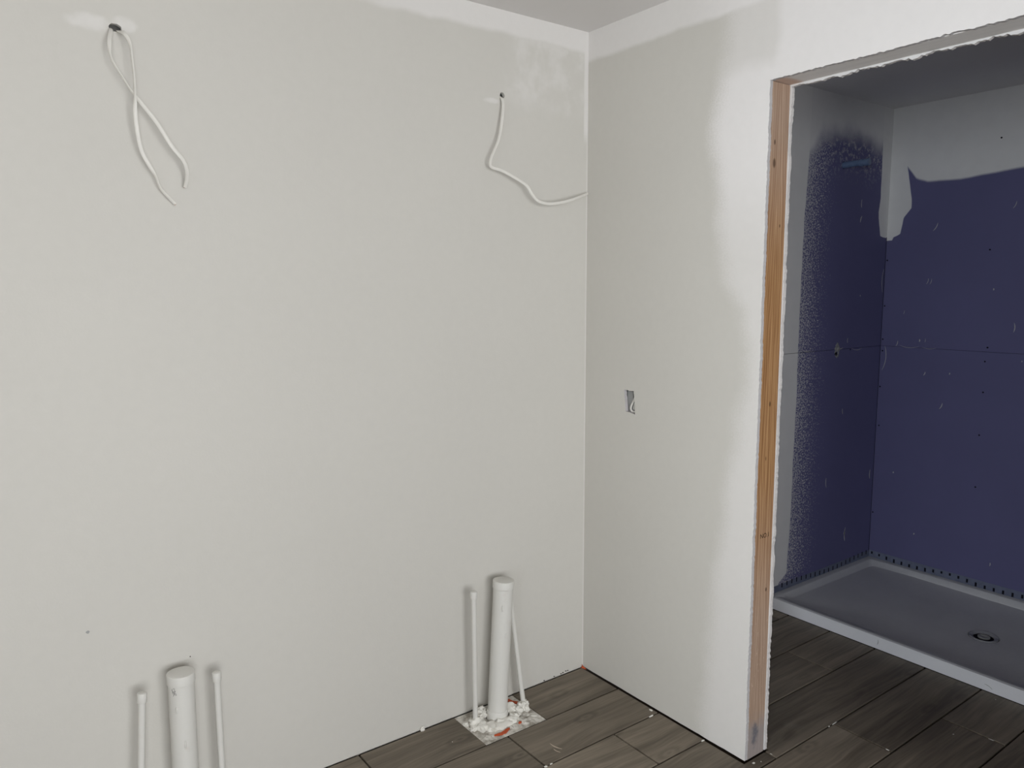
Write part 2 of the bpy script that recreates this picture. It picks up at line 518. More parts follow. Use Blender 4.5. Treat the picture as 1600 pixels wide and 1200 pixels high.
# right wall: front sheet with the doorway and the switch box cut-out, rear sheet towards the shower
def door_outline(y_end, amp, seed, drop=0.0, jamb=0.0):
    pts = [(0.0, 0.003)]
    pts += ragged((0.0, 0.003), (DY0 + jamb, 0.003), 0.0012, 0.02, seed + 1)[1:]
    pts += ragged((DY0 + jamb, 0.003), (DY0 + jamb, DZ - drop), amp, 0.0042, seed + 2, amp)
    pts += ragged((DY0 + jamb, DZ - drop), (DY1 - jamb, DZ - drop), amp * 1.5, 0.0045, seed + 3, amp * 1.5)
    pts += ragged((DY1 - jamb, DZ - drop), (DY1 - jamb, 0.003), amp, 0.02, seed + 4)
    pts += [(DY1 - jamb, 0.003), (y_end, 0.003), (y_end, H), (0.0, H)]
    return pts
bm = bmesh.new()
cut = (ragged((-0.210, 1.151), (-0.258, 1.149), 0.0028, 0.004, 4) + ragged((-0.258, 1.149), (-0.267, 1.066), 0.002, 0.004, 5)
       + ragged((-0.267, 1.066), (-0.219, 1.072), 0.0028, 0.004, 6) + ragged((-0.219, 1.072), (-0.210, 1.151), 0.002, 0.004, 7))
sheet(bm, [door_outline(ROOM_Y1, 0.0026, 10.0), cut], lambda a, b, d: (d, a, b), 0.0, T)
wr_o = build('wall_right', bm, MT['wall_r']); wr_o.data.materials.append(MT['edge'])
wall_right = structure(wr_o, 'greige wall with white primer rolled around the open doorway')
bm = bmesh.new()
o2 = [p for p in door_outline(-2.62, 0.0046, 40.0, 0.004, -0.0015)]
o2 = [(min(a, SY) if a > SY else a, min(b, HS)) for a, b in o2]
sheet(bm, [o2], lambda a, b, d: (d, a, b), 0.1145 - T, 0.1145)
wsf = build('wall_shower_front', bm, MT['greyp']); wsf.data.materials.append(MT['gyp'])
structure(wsf, 'torn white edge of the rear plasterboard around the doorway')

# door framing
door = empty('door_1', (0.057, DY0, 0.0))
structure(door, 'rough doorway framed with a bare pine stud and a primed header')
bm = bmesh.new(); box(bm, T + 0.0008, 0.1000, DY0 + 0.0015, DY0 + 0.0395, 0.0, DZ - 0.001)
stud = build('stud', bm, MT['stud']); stud['label'] = 'bare pine stud with grain and a stained foot'
bm = bmesh.new(); box(bm, T + 0.0005, 0.1015, DY1 - 0.0395, DY1 - 0.0015, 0.0, DZ - 0.001)
stud2 = build('stud', bm, MT['stud'])
bm = bmesh.new(); box(bm, T + 0.0005, 0.1015, DY1 - 0.0395, DY0 + 0.0395, DZ + 0.001, DZ + 0.09)
header = build('header', bm, MT['header']); header['label'] = 'header underside splashed with white primer'
adopt(door, stud, stud2, header)
# inked grade stamp on the stud
fc = bpy.data.curves.new('grade_stamp', 'FONT'); fc.body = 'NO.1'; fc.size = 0.021; fc.align_x = 'CENTER'; fc.extrude = 0.0001
fo = bpy.data.objects.new('grade_stamp_curve', fc); C.objects.link(fo)
bpy.context.view_layer.update()
sm = bpy.data.meshes.new_from_object(fo.evaluated_get(bpy.context.evaluated_depsgraph_get()))
bpy.data.objects.remove(fo)
sm.materials.clear()
sm.transform(Matrix.Translation((0.062, DY0 + 0.0012, 0.735)) @ Matrix.Rotation(math.radians(90), 4, 'X'))
stamp = link('grade_stamp', sm, MT['ink']); stamp.parent = stud; stamp['label'] = 'dark inked grade stamp'

# remaining walls, ceilings
boxes_far = boxes('wall_side', [(ROOM_X0 - 0.1, ROOM_X0, ROOM_Y1 - 0.1, BEAM_OPENING[0], -0.02, H + 0.02), (ROOM_X0 - 0.1, ROOM_X0, BEAM_OPENING[1], 0.11, -0.02, H + 0.02),
                                  (ROOM_X0 - 0.1, ROOM_X0, BEAM_OPENING[0], BEAM_OPENING[1], BEAM_OPENING[2], H + 0.02)], MT['wall'])
structure(boxes_far, 'plain greige wall out of view on the left')
x0, x1, z0, z1 = WIN
wb = boxes('wall_back', [(ROOM_X0, x0, ROOM_Y1 - 0.1, ROOM_Y1, -0.02, H + 0.02), (x1, 0.1145, ROOM_Y1 - 0.1, ROOM_Y1, -0.02, H + 0.02),
                         (x0, x1, ROOM_Y1 - 0.1, ROOM_Y1, -0.02, z0), (x0, x1, ROOM_Y1 - 0.1, ROOM_Y1, z1, H + 0.02)], MT['wall'])
structure(wb, 'plain greige wall with the window behind the viewer')
win = empty('window_1', ((x0 + x1) / 2, ROOM_Y1 - 0.05, z0)); structure(win, 'white framed window behind the viewer')
ya, yb, w = ROOM_Y1 - 0.08, ROOM_Y1 - 0.03, 0.045
xm = (x0 + x1) / 2
fr = boxes('window_frame', [(x0, x0 + w, ya, yb, z0, z1), (x1 - w, x1, ya, yb, z0, z1), (x0 + w, x1 - w, ya, yb, z0, z0 + w),
                            (x0 + w, x1 - w, ya, yb, z1 - w, z1), (xm - 0.02, xm + 0.02, ya, yb, z0 + w, z1 - w)], MT['frame'])
pa = [boxes('pane', [(a, b, ROOM_Y1 - 0.058, ROOM_Y1 - 0.052, z0 + w, z1 - w)], MT['glass']) for a, b in ((x0 + w, xm - 0.02), (xm + 0.02, x1 - w))]
adopt(win, fr, *pa)
structure(boxes('ceiling', [(ROOM_X0, 0.0, ROOM_Y1, 0.0, H, H + 0.02)], MT['ceil']), 'primed ceiling above the pipe stubs')
structure(boxes('ceiling_shower', [(0.1145, SX + 0.02, -2.62, SY, HS, HS + 0.04)], MT['greyp']), 'dim grey ceiling over the shower')
structure(boxes('wall_shower_side', [(0.1145, SX + 0.02, -2.70, -2.62, -0.02, HS + 0.04)], MT['greyp']), 'grey wall out of view beyond the shower')
structure(boxes('wall_shower_stub', [(1.06, SX, -1.72, -1.62, 0.0, HS)], MT['greyp']), 'short grey wall out of view at the far end of the shower pan')

# shower walls: backing plus purple boards with an open horizontal joint and a dark corner gap
ZB = 0.088
wl = boxes('wall_shower_left', [(0.1145, SX + 0.14, SY + T, SY + 0.085, -0.02, HS + 0.04)], MT['dark'])
structure(wl, 'purple board wall with stippled grey overspray behind the shower pipe')
def board_left(zs):
    bm = bmesh.new(); hole = []
    lp = [(0.1145, zs[0]), (SX - 0.0035, zs[0]), (SX - 0.0035, zs[1]), (0.1145, zs[1])]
    if zs[1] > 2:           # above the open joint the corner is filled and taped
        lp = [(0.1145, zs[0]), (SX - 0.0035, zs[0]), (SX - 0.0035, 1.772), (SX - 0.0002, 1.778), (SX - 0.0002, zs[1]), (0.1145, zs[1])]
    sheet(bm, [lp] + ([ring2(1.574, 2.101, 0.020, 0.020, 16, 5.0, 0.15)] if zs[1] > 2 else []), lambda a, b, d: (a, d, b), SY, SY + T)
    return build('board', bm, MT['bl'], wl)
board_left((ZB, 1.2095)); board_left((1.2112, HS))
boxes('board', [(0.1145, 1.10, SY, SY + T, 0.0, ZB - 0.0004)], MT['bl'], wl)
wk = boxes('wall_shower_back', [(SX + T, SX + 0.12, -2.70, SY + T, -0.02, HS + 0.04)], MT['dark'])
structure(wk, 'purple board wall with grey skim coat along its top above the shower pan')
for zs in ((ZB + 0.004, 1.2095), (1.2108, HS)):
    bm = bmesh.new()
    lp = [(-2.62, zs[0]), (SY - 0.0008, zs[0]), (SY - 0.0008, zs[1]), (-2.62, zs[1])]
    if zs[1] > 2: lp = [(-2.62, zs[0]), (SY - 0.0008, zs[0]), (SY - 0.0008, 1.772), (SY - 0.0001, 1.778), (SY - 0.0001, zs[1]), (-2.62, zs[1])]
    sheet(bm, [lp], lambda a, b, d: (d, a, b), SX, SX + T)
    build('board', bm, MT['bb'], wk)

# screws, plaster streaks and scratches on the boards
def mark(wall, plane, a, b, w, h, ang, mat, name, thick=0.0009):
    bm = bmesh.new(); n = 7
    top, bot = [], []
    for k in range(n):
        t = k / (n - 1) * 2 - 1
        ww = w * math.sqrt(max(0.05, 1 - t * t)) * (0.8 + 0.4 * random.random())
        off = 0.25 * h * t * t * 0.4
        for s, lst in ((1, top), (-1, bot)):
            u, v = off + s * ww / 2, t * h / 2
            lst.append((a + u * math.cos(ang) - v * math.sin(ang), b + u * math.sin(ang) + v * math.cos(ang)))
    lp = top + bot[::-1]
    if plane == 'back': f = lambda p, q, d: (SX - d, p, q)
    elif plane == 'left': f = lambda p, q, d: (p, SY - d, q)
    elif plane == 'wall': f = lambda p, q, d: (p, -d, q)
    elif plane == 'curb': f = lambda p, q, d: (1.0985 - d, p, q)
    else: f = lambda p, q, d: (p, q, d)
    sheet(bm, [lp], f, -0.0003 if plane != 'floor' else 0.0, thick)
    return build(name, bm, mat, wall)
for a, b, w, h, ang in [(-.336, 1.811, .004, .045, .5), (-.313, 1.545, .003, .03, .3), (-.329, 1.544, .002, .03, .3), (-.616, 1.506, .006, .010, 0), (-.717, 1.33, .004, .045, 0),
                        (-.122, 1.145, .0035, .13, .07), (-.326, 1.081, .004, .02, .4), (-.446, 1.092, .005, .010, .2), (-.417, .925, .004, .035, .4), (-.178, 1.226, .003, .03, .3),
                        (-.291, 1.248, .005, .015, 0), (-.319, 1.25, .002, .02, 0), (-.757, 1.176, .004, .008, 0), (-.198, .545, .006, .009, 0), (-.324, .242, .006, .010, .2),
                        (-.691, .185, .004, .018, .1), (-.681, 1.889, .0025, .035, .4), (-.204, 1.389, .002, .02, .2), (-.24, 1.2085, .0022, .10, 1.57), (-.34, 1.2085, .0016, .07, 1.57)]:
    mark(wk, 'back', a, b, w, h, ang, MT['plaster'], 'plaster_streak')
for a, b in [(-.100, 1.656), (-.100, 1.42), (-.100, 1.245), (-.102, 1.184), (-.1, .993), (-.106, .784), (-.608, 1.231), (-.601, 1.164), (-.603, 1.016), (-.6, .807), (-.601, 2.199), (-.587, 1.691), (-.100, .305), (-.6, .55)]:
    mark(wk, 'back', a, b, .008, .008, 0, MT['dark'], 'screw_head')
for a, b, w, h, ang in [(1.747, 1.931, .004, .04, 0), (1.749, 1.856, .006, .035, -.4), (1.683, 1.251, .003, .025, 0), (1.67, .89, .003, .03, .2), (1.55, .536, .004, .05, .1),
                        (1.75, .229, .007, .075, 0), (1.75, .235, .012, .022, 0), (1.773, 1.199, .002, .10, 1.52), (1.329, 1.214, .005, .075, 1.57), (1.781, 1.475, .004, .008, 0), (1.62, 1.212, .004, .05, 1.57),
                        (1.97, .52, .006, .05, 0), (1.985, 1.55, .002, .12, 0)]:
    mark(wl, 'left', a, b, w, h, ang, MT['plaster'], 'plaster_streak')
mark(wl, 'left', 1.715, 1.204, .008, .008, 0, MT['dark'], 'screw_head')

# ------------------------------------------------------------------ floor of plank tiles
floor = boxes('floor', [(ROOM_X0, SX + 0.02, ROOM_Y1, 0.1, -0.06, -0.0105)], MT['sub'])
structure(floor, 'grey brown wood-look plank floor with open dark joints')
PITCH, GAP, PL = 0.2073, 0.0062, 1.003
def plank(lp):
    """prism with a narrow eased edge along the top"""
    bm = bmesh.new()
    n = len(lp); cx = sum(p[0] for p in lp) / n; cy = sum(p[1] for p in lp) / n
    area = sum(lp[i][0] * lp[(i + 1) % n][1] - lp[(i + 1) % n][0] * lp[i][1] for i in range(n))
    if area < 0: lp = lp[::-1]
    e = 0.0010; ins = []
    for i in range(n):
        p0, p1, p2 = Vector(lp[i - 1]), Vector(lp[i]), Vector(lp[(i + 1) % n])
        d1, d2 = (p1 - p0).normalized(), (p2 - p1).normalized()
        ins.append(p1 + Vector((-d1.y, d1.x)) * e + Vector((-d2.y, d2.x)) * e)
    dz = random.uniform(-0.0004, 0.0002)
    b = [bm.verts.new((x, y, -0.0102)) for x, y in lp]
    mlev = [bm.verts.new((x, y, -0.0012 + dz)) for x, y in lp]
    t = [bm.verts.new((p.x, p.y, dz)) for p in ins]
    for i in range(n):
        j = (i + 1) % n
        bm.faces.new((b[i], b[j], mlev[j], mlev[i])); bm.faces.new((mlev[i], mlev[j], t[j], t[i]))
    bm.faces.new(t); bm.faces.new(b[::-1])
    return build('plank', bm, MT['plank'], floor)
PATCH = [(-1.678, -1.405), (-0.614, -0.354)]         # cut-outs around the two groups of pipes
joint = {0: -0.98, 1: -0.527, 2: -0.228, 3: 0.100, 4: 0.432, 5: 0.771}
nrow = int(-ROOM_Y1 / PITCH) + 1
for k in range(nrow):
    ya, yb = -k * PITCH - (0.004 if k == 0 else GAP / 2), -(k + 1) * PITCH + GAP / 2
    yb = max(yb, ROOM_Y1 + 0.004)
    if ya - yb < 0.02: continue
    j0 = joint.get(k, -0.2 + (k * 0.37) % 1.0)
    ends = [j0 + i * PL for i in range(-5, 5)]
    for a, b in zip(ends, ends[1:]):
        a, b = a + GAP / 2, b - GAP / 2
        a, b = max(a, ROOM_X0 + 0.004), min(b, 1.094 if ya > -1.9 else SX - 0.004)
        if b - a < 0.02: continue
        segs = [(a, b)]
        if k == 0:
            for (p, q) in PATCH:
                nx = []
                for s, e in segs:
                    if q <= s or p >= e: nx.append((s, e)); continue
                    if p - s > 0.03: nx.append((s, p))
                    if e - q > 0.03: nx.append((q, e))
                segs = nx
        for s, e in segs:
            wr, sl = -0.006 - 0.004 * random.random(), 0.122
            if k == 3:      # the row that is notched around the end of the wall
                yn = DY0 - 0.005
                if s < wr and e > 0.05: plank([(s, yb), (0.100 - GAP / 2, yb), (0.100 - GAP / 2, yn), (wr, yn), (wr, ya), (s, ya)]); continue
                if s > 0.05 and s < sl: plank([(s, yb), (e, yb), (e, ya), (sl, ya), (sl, yn), (s, yn)]); continue
            elif ya > DY0 or (yb < DY1 - 0.01):
                parts = []
                if s < wr: parts.append((s, min(e, wr)))
                if e > sl: parts.append((max(s, sl), e))
                for s2, e2 in parts:
                    top = min(ya, SY - 0.004) if s2 > 0.05 else ya
                    if e2 - s2 > 0.01 and top - yb > 0.01: plank([(s2, yb), (e2, yb), (e2, top), (s2, top)])
                continue
            plank([(s, yb), (e, yb), (e, ya), (s, ya)])

def lump(bm, c, r, seed, sub=2, amp=0.35, sq=(1, 1, 1), f=1.6):
    g = bmesh.ops.create_icosphere(bm, subdivisions=sub, radius=1.0)
    for v in g['verts']:
        d = v.co.normalized()
        k = 1 + amp * (noise.noise(d * f + Vector((seed, seed * 1.3, 0))) + 0.6 * noise.noise(d * f * 2.7 + Vector((seed * 2, 5, 0))))
        v.co = Vector(c) + Vector((d.x * sq[0], d.y * sq[1], d.z * sq[2])) * r * k

# mortar crumbs in and on the joints
for i, (x, y, s, sq) in enumerate([(-.016, -.388, .008, (.9, 1.5, .5)), (-.045, -.4145, .006, (2.6, .6, .8)), (-.527, -.416, .006, (1.4, 1, .7)), (-.505, -.4146, .004, (2, .7, .7)), (-.014, -.622, .006, (1.6, .8, .6)), (.02, -.800, .005, (1.6, 1.2, .5)),
                                  (.045, -.81, .003, (1, 1, .7)), (.44, -.8292, .004, (5, .6, .6)), (.405, -.8292, .004, (1, .8, .8)), (1.06, -1.10, .004, (1, 1, .4)), (.70, -1.11, .006, (1.2, 1, .3)), (-.696, -.123, .003, (1, 1, .5)),
                                  (.86, -.90, .003, (1, 1, .4)), (.62, -.66, .004, (1, 1, .3)), (.106, -.805, .003, (1.2, 3, .6)), (.435, -1.02, .003, (1, 3, .6)), (.771, -1.2, .003, (1, 4, .6))]):
    bm = bmesh.new(); lump(bm, (x, y, -0.001), s * 0.75, i * 3.1, 2, 0.45, sq)
    build('mortar_crumb', bm, MT['foam'], floor)
mark(floor, 'floor', -.437, -.352, .0045, .05, 0.25, MT['tan'], 'scratch', 0.0006)
mark(floor, 'floor', -.448, -.372, .003, .03, 0.2, MT['tan'], 'scratch', 0.0006)

# ------------------------------------------------------------------ mortar patches at the pipe bases
def mortar_patch(px0, px1, label, seed):
    base = empty('mortar_patch', ((px0 + px1) / 2, -0.105, -0.0105))
    tag(base, label, 'mortar patch', 'mortar patches in the plank floor')
    bm = bmesh.new(); nx, ny = 64, 52; g = []
    for j in range(ny + 1):
        for i in range(nx + 1):
            u, v = i / nx, j / ny
            x, y = px0 + 0.0015 + (px1 - px0 - 0.003) * u, -0.0015 - 0.2025 * v
            e = min(u, 1 - u, v * 2, 1 - v) * 12
            z = -0.0045 + 0.004 * noise.noise(Vector((x * 40 + seed, y * 40, 1))) + 0.0025 * noise.noise(Vector((x * 130 + seed, y * 130, 2)))
            if u > 0.62 and v > 0.40: z += 0.0022 * (1 if noise.noise(Vector((x * 45, y * 45, 4))) > -.2 else -1.6)
            z = min(z, -0.0008)
            if e < 1: z = z * e + (-0.0035) * (1 - e)
            g.append(bm.verts.new((x, y, z)))
    for j in range(ny):
        for i in range(nx):
            a = j * (nx + 1) + i
            bm.faces.new((g[a], g[a + 1], g[a + nx + 2], g[a + nx + 1]))
    bed = build('mortar_bed', bm, MT['mortar'], None, True)
    parts = [bed]
    ox = px0 + 0.614
    # white filler clumps pressed around the pipes
    cl = [(-.572, -.083, .003, .020, (1.1, 1.1, .9)), (-.568, -.112, .000, .019, (1, 1, .75)), (-.590, -.100, -.002, .015, (1, 1, .7)), (-.552, -.072, .002, .017, (1, 1, 1)),
          (-.534, -.052, .004, .021, (1, .9, 1.1)), (-.515, -.040, .002, .016, (1, 1, 1.1)), (-.500, -.135, -.003, .028, (1.35, .8, .55)), (-.535, -.125, -.003, .022, (1, 1, .5)), (-.462, -.138, -.001, .019, (1.1, .8, .7)),
          (-.440, -.128, .000, .016, (1, .9, .8)), (-.425, -.085, .004, .023, (1.1, 1, .8)), (-.405, -.100, .002, .017, (1, 1, .8)), (-.385, -.097, .004, .015, (1.1, 1, 1)), (-.366, -.090, .004, .014, (1, 1, 1.1)), (-.374, -.112, .000, .010, (1, 1.1, 1.2)), (-.60, -.06, -.003, .012, (1, 1, .5)), (-.445, -.055, .001, .017, (1, 1, .7))]
    for i, (x, y, z, r, sq) in enumerate(cl):
        bm = bmesh.new(); lump(bm, (x + ox, y, z), r * 1.15, seed + i * 2.3, 3, 0.5, sq, 2.2)
        parts.append(build('filler_clump', bm, MT['foam'], None, True))
    # orange membrane showing through the mortar
    def strip(pts, w):
        bm = bmesh.new(); L, Rr = [], []
        for i, (x, y) in enumerate(pts):
            a = Vector(pts[min(i + 1, len(pts) - 1)]) - Vector(pts[max(i - 1, 0)]); a.normalize(); nn = Vector((-a.y, a.x))
            ww = w * (0.7 + 0.5 * noise.noise(Vector((i * 2.1, x * 30, seed)))) * (0.35 if i in (0, len(pts) - 1) else 1)
            z = 0.0008 + 0.001 * math.sin(i * 2.0)
            L.append((x + nn.x * ww + ox, y + nn.y * ww, z)); Rr.append((x - nn.x * ww + ox, y - nn.y * ww, z - 0.0008))
        tl = [bm.verts.new(p) for p in L]; tr = [bm.verts.new(p) for p in Rr]
        bl_ = [bm.verts.new((p[0], p[1], p[2] - 0.004)) for p in L]; br = [bm.verts.new((p[0], p[1], p[2] - 0.004)) for p in Rr]
        for i in range(len(pts) - 1):
            for q in ((tl[i], tl[i + 1], tr[i + 1], tr[i]), (bl_[i], br[i], br[i + 1], bl_[i + 1]), (tl[i], bl_[i], bl_[i + 1], tl[i + 1]), (tr[i], tr[i + 1], br[i + 1], br[i])):
                bm.faces.new(q)
        bm.faces.new((tl[0], tr[0], br[0], bl_[0])); bm.faces.new((tl[-1], bl_[-1], br[-1], tr[-1]))
        return build('membrane_strip', bm, MT['orange'], None)
    parts.append(strip([(-.560, -.176), (-.545, -.181), (-.532, -.1815), (-.518, -.180), (-.505, -.176), (-.492, -.171)], 0.0075))
    parts.append(strip([(-.449, -.167), (-.442, -.166), (-.434, -.163)], 0.005))
    parts.append(strip([(-.402, -.012), (-.392, -.026), (-.385, -.040), (-.378, -.055), (-.372, -.066)], 0.011))
    adopt(base, *parts)
mortar_patch(*PATCH[1], 'crusty white mortar patch with orange membrane scraps around the pipes nearest the corner', 3.0)
mortar_patch(*PATCH[0], 'white mortar patch at the foot of the pipe trio farther from the corner', 11.0)

# ------------------------------------------------------------------ pipes
def pipe_part(name, a, b, rs, seg=32):
    """turned part along a-b; rs: list of (t along the axis in metres, radius)"""
    a, b = Vector(a), Vector(b); d = (b - a).normalized()
    bm = bmesh.new()
    sweep(bm, [a + d * t for t, r in rs], [r for t, r in rs], seg)
    return build(name, bm, MT['pvc'], None, True)

def drain_pipe(bot, top, r, label):
    e = empty('drain_pipe', bot); tag(e, label, 'pipe', 'capped drain stubs')
    L = (Vector(top) - Vector(bot)).length; rc = r * 1.08
    p = pipe_part('pipe', bot, top, [(0.0, r), (L - 0.028, r)])
    cp = pipe_part('cap', bot, top, [(L - 0.027, r * 0.98), (L - 0.0265, rc), (L - 0.0022, rc), (L - 0.0006, rc * 0.985), (L, rc * 0.955), (L, rc * 0.90), (L - 0.0005, rc * 0.885), (L - 0.0005, rc * 0.80)], 40)
    co = pipe_part('coupling', bot, top, [(0.0, r * 1.09), (0.030, r * 1.085), (0.036, r * 1.03), (0.0362, r * 0.98)])
    adopt(e, p, cp, co)
    # drips of paint on the side
    d = (Vector(top) - Vector(bot)).normalized()
    for k in range(2):
        bm = bmesh.new()
        c = Vector(bot) + d * (L - 0.09 - 0.10 * k)
        ang = -2.2 + 0.5 * k
        lump(bm, c + Vector((math.cos(ang) * r, math.sin(ang) * r, 0)), 0.003, k + r * 100, 2, .3, (1, 1, 4))
        dr = build('paint_drip', bm, MT['pvc'], None, True)
        adopt(e, dr)
    return e
def scribble(e, pts):
    bm = bmesh.new(); sweep(bm, spline(pts, 6), 0.0005, 6)
    k = build('pencil_mark', bm, MT['graphite']); k['label'] = 'small pencil scribble under the cap'; adopt(e, k)
def water_pipe(bot, top, r, label):
    e = empty('water_pipe', bot); tag(e, label, 'pipe', 'capped water supply stubs')
    L = (Vector(top) - Vector(bot)).length; rc = r * 1.36
    p = pipe_part('pipe', bot, top, [(0.0, r), (L - 0.01, r)], 20)
    cp = pipe_part('cap', bot, top, [(L - 0.026, r * 0.98), (L - 0.0255, rc * 0.96), (L - 0.024, rc), (L - 0.003, rc), (L - 0.001, rc * 0.93), (L, rc * 0.75)], 24)
    adopt(e, p, cp)
drain_pipe((-.486, -.088, -.006), (-.455, -.087, .500), .0350, 'thick white capped drain pipe rising from the mortar patch nearest the corner')
water_pipe((-.573, -.079, -.006), (-.576, -.079, .485), .0090, 'thin white capped water pipe left of the thick drain pipe nearest the corner')
water_pipe((-.364, -.085, -.006), (-.407, -.048, .475), .0088, 'thin white water pipe leaning behind the thick drain pipe nearest the corner')
dpl = drain_pipe((-1.528, -.082, -.006), (-1.524, -.080, .491), .0335, 'thick white capped drain pipe at the lower left, between two thin pipes')
sc_pts = []
for q in range(26):
    tt = q / 25; an = -2.62 + 0.30 * (0.5 + 0.5 * math.sin(tt * 19)) + 0.18 * tt
    sc_pts.append((-1.524 + 0.0336 * math.cos(an), -0.080 + 0.0336 * math.sin(an), 0.459 - 0.017 * tt + 0.004 * math.sin(tt * 33)))
scribble(dpl, sc_pts)
water_pipe((-1.655, -.095, -.006), (-1.621, -.080, .465), .0090, 'leftmost thin white capped water pipe, shortest in the photo, at lower left')
water_pipe((-1.430, -.080, -.006), (-1.432, -.080, .463), .0090, 'thin white capped water pipe just right of the lower left drain pipe')

# ------------------------------------------------------------------ cables
def cable(pts, label, r, twist, sub=8):
    q = spline(pts, sub); n = len(q)
    tw = [twist(i / (n - 1)) for i in range(n)]
    bm = bmesh.new()
    sweep(bm, q, r, 14, True, Vector((0, 1, 0)), 0.42, tw)
    o = build('electrical_cable', bm, MT['cable'], None, True)
    tag(o, label, 'cable', 'loose electrical cables')
    # cut copper ends
    d = (q[-1] - q[-3]).normalized()
    u = Vector((0, 1, 0)).cross(d).normalized()
    for s in (-1, 1):
        bm = bmesh.new(); sweep(bm, [q[-1] + u * s * r * 0.4 - d * 0.001, q[-1] + u * s * r * 0.4 + d * 0.0012], 0.0010, 8)
        build('copper_end', bm, MT['copper'], o)
    return o
A = [(-1.5775, .035, 2.1650), (-1.5816, -.014, 2.1469), (-1.5916, -.045, 2.1149), (-1.5941, -.055, 2.0781), (-1.5844, -.055, 2.0531), (-1.5656, -.05, 2.0243), (-1.55, -.05, 1.9994), (-1.5294, -.055, 1.9709), (-1.4989, -.06, 1.9293), (-1.4684, -.065, 1.8758), (-1.4414, -.06, 1.8444), (-1.4309, -.05, 1.8209), (-1.4283, -.035, 1.8003), (-1.4305, -.02, 1.7805)]
B = [(-1.5610, .035, 2.1600), (-1.5640, -.016, 2.1466), (-1.5578, -.05, 2.1332), (-1.5495, -.06, 2.1099), (-1.5472, -.06, 2.0775), (-1.5458, -.064, 2.0368), (-1.5458, -.064, 1.997), (-1.547, -.06, 1.9511), (-1.5439, -.055, 1.9055), (-1.5353, -.045, 1.8608), (-1.5185, -.04, 1.8271), (-1.5039, -.035, 1.8021), (-1.4927, -.025, 1.7754), (-1.4772, -.02, 1.7576), (-1.4554, -.015, 1.7367)]
D = [(-.3842, .035, 2.1704), (-.3973, -.008, 2.1526), (-.402, -.022, 2.1251), (-.4133, -.03, 2.0705), (-.4304, -.035, 2.0097), (-.4577, -.04, 1.9606), (-.4683, -.04, 1.9348), (-.4632, -.04, 1.9166), (-.4223, -.045, 1.9071), (-.3725, -.05, 1.8876), (-.3271, -.055, 1.865), (-.3088, -.06, 1.838), (-.2807, -.06, 1.8161), (-.2321, -.06, 1.8094), (-.1635, -.055, 1.8196), (-.0946, -.045, 1.8385), (-.012, -.016, 1.8640)]
def ramp(pts):
    def f(t):
        for (a, va), (b, vb) in zip(pts, pts[1:]):
            if t <= b: k = (t - a) / (b - a); k = k * k * (3 - 2 * k); return va + (vb - va) * k
        return pts[-1][1]
    return f
cable(A, 'white cable from the upper left hole, bulging left then kicking right to a bent end', .0047, ramp([(0, 0), (.15, .3), (.25, 1.35), (.45, 1.45), (.55, .5), (.75, 0), (1, .5)]))
cable(B, 'white cable from the upper left hole hanging down to the lowest tip', .0047, ramp([(0, 0), (.15, .5), (.25, 1.2), (.42, 1.3), (.52, .2), (.70, .2), (.8, 1.2), (1, .7)]))
cable(D, 'single white cable hanging from the hole near the corner, curving to the right wall', .0050, ramp([(0, 0), (.12, .9), (.4, 1.1), (.48, .2), (.6, 0), (.68, .8), (.78, .1), (1, 0)]))

# ------------------------------------------------------------------ switch box in the right wall
jb = empty('junction_box', (0.0127, -.239, 1.066))
tag(jb, 'small grey switch box with folded white cable recessed in the right wall', 'junction box')
bx0, bx1, by0, by1, bz0, bz1, t = .0132, .070, -.272, -.206, 1.060, 1.156, .002
sh = boxes('box_shell', [(bx1 - t, bx1, by0, by1, bz0, bz1), (bx0, bx1 - t, by0, by0 + t, bz0, bz1), (bx0, bx1 - t, by1 - t, by1, bz0, bz1),
                         (bx0, bx1 - t, by0 + t, by1 - t, bz0, bz0 + t), (bx0, bx1 - t, by0 + t, by1 - t, bz1 - t, bz1),
                         (bx1 - .004, bx1 - t, by0 + t, by1 - t, bz0 + t, bz1 - t)], MT['shell'])
bp = boxes('box_panel', [(.017, .020, by0 + .033, by1 - .004, bz0 + .010, bz1 - .012)], MT['box'])
bm = bmesh.new()
sweep(bm, spline([(.06, -.258, 1.145), (.030, -.254, 1.138), (.016, -.252, 1.128), (.012, -.246, 1.110), (.010, -.236, 1.090), (.012, -.235, 1.077), (.016, -.243, 1.071), (.016, -.254, 1.076), (.014, -.256, 1.092), (.016, -.2545, 1.108), (.03, -.256, 1.118)], 8), .0042, 12, True, Vector((1, 0, 0)), .6)
c1 = build('folded_cable', bm, MT['cable'], None, True)
bm = bmesh.new()
sweep(bm, spline([(.05, -.246, 1.10), (.022, -.247, 1.104), (.017, -.2445, 1.090), (.019, -.2455, 1.080), (.045, -.249, 1.078)], 8), .003, 10)
c2 = build('folded_cable', bm, MT['cable'], None, True)
adopt(jb, sh, bp, c1, c2)

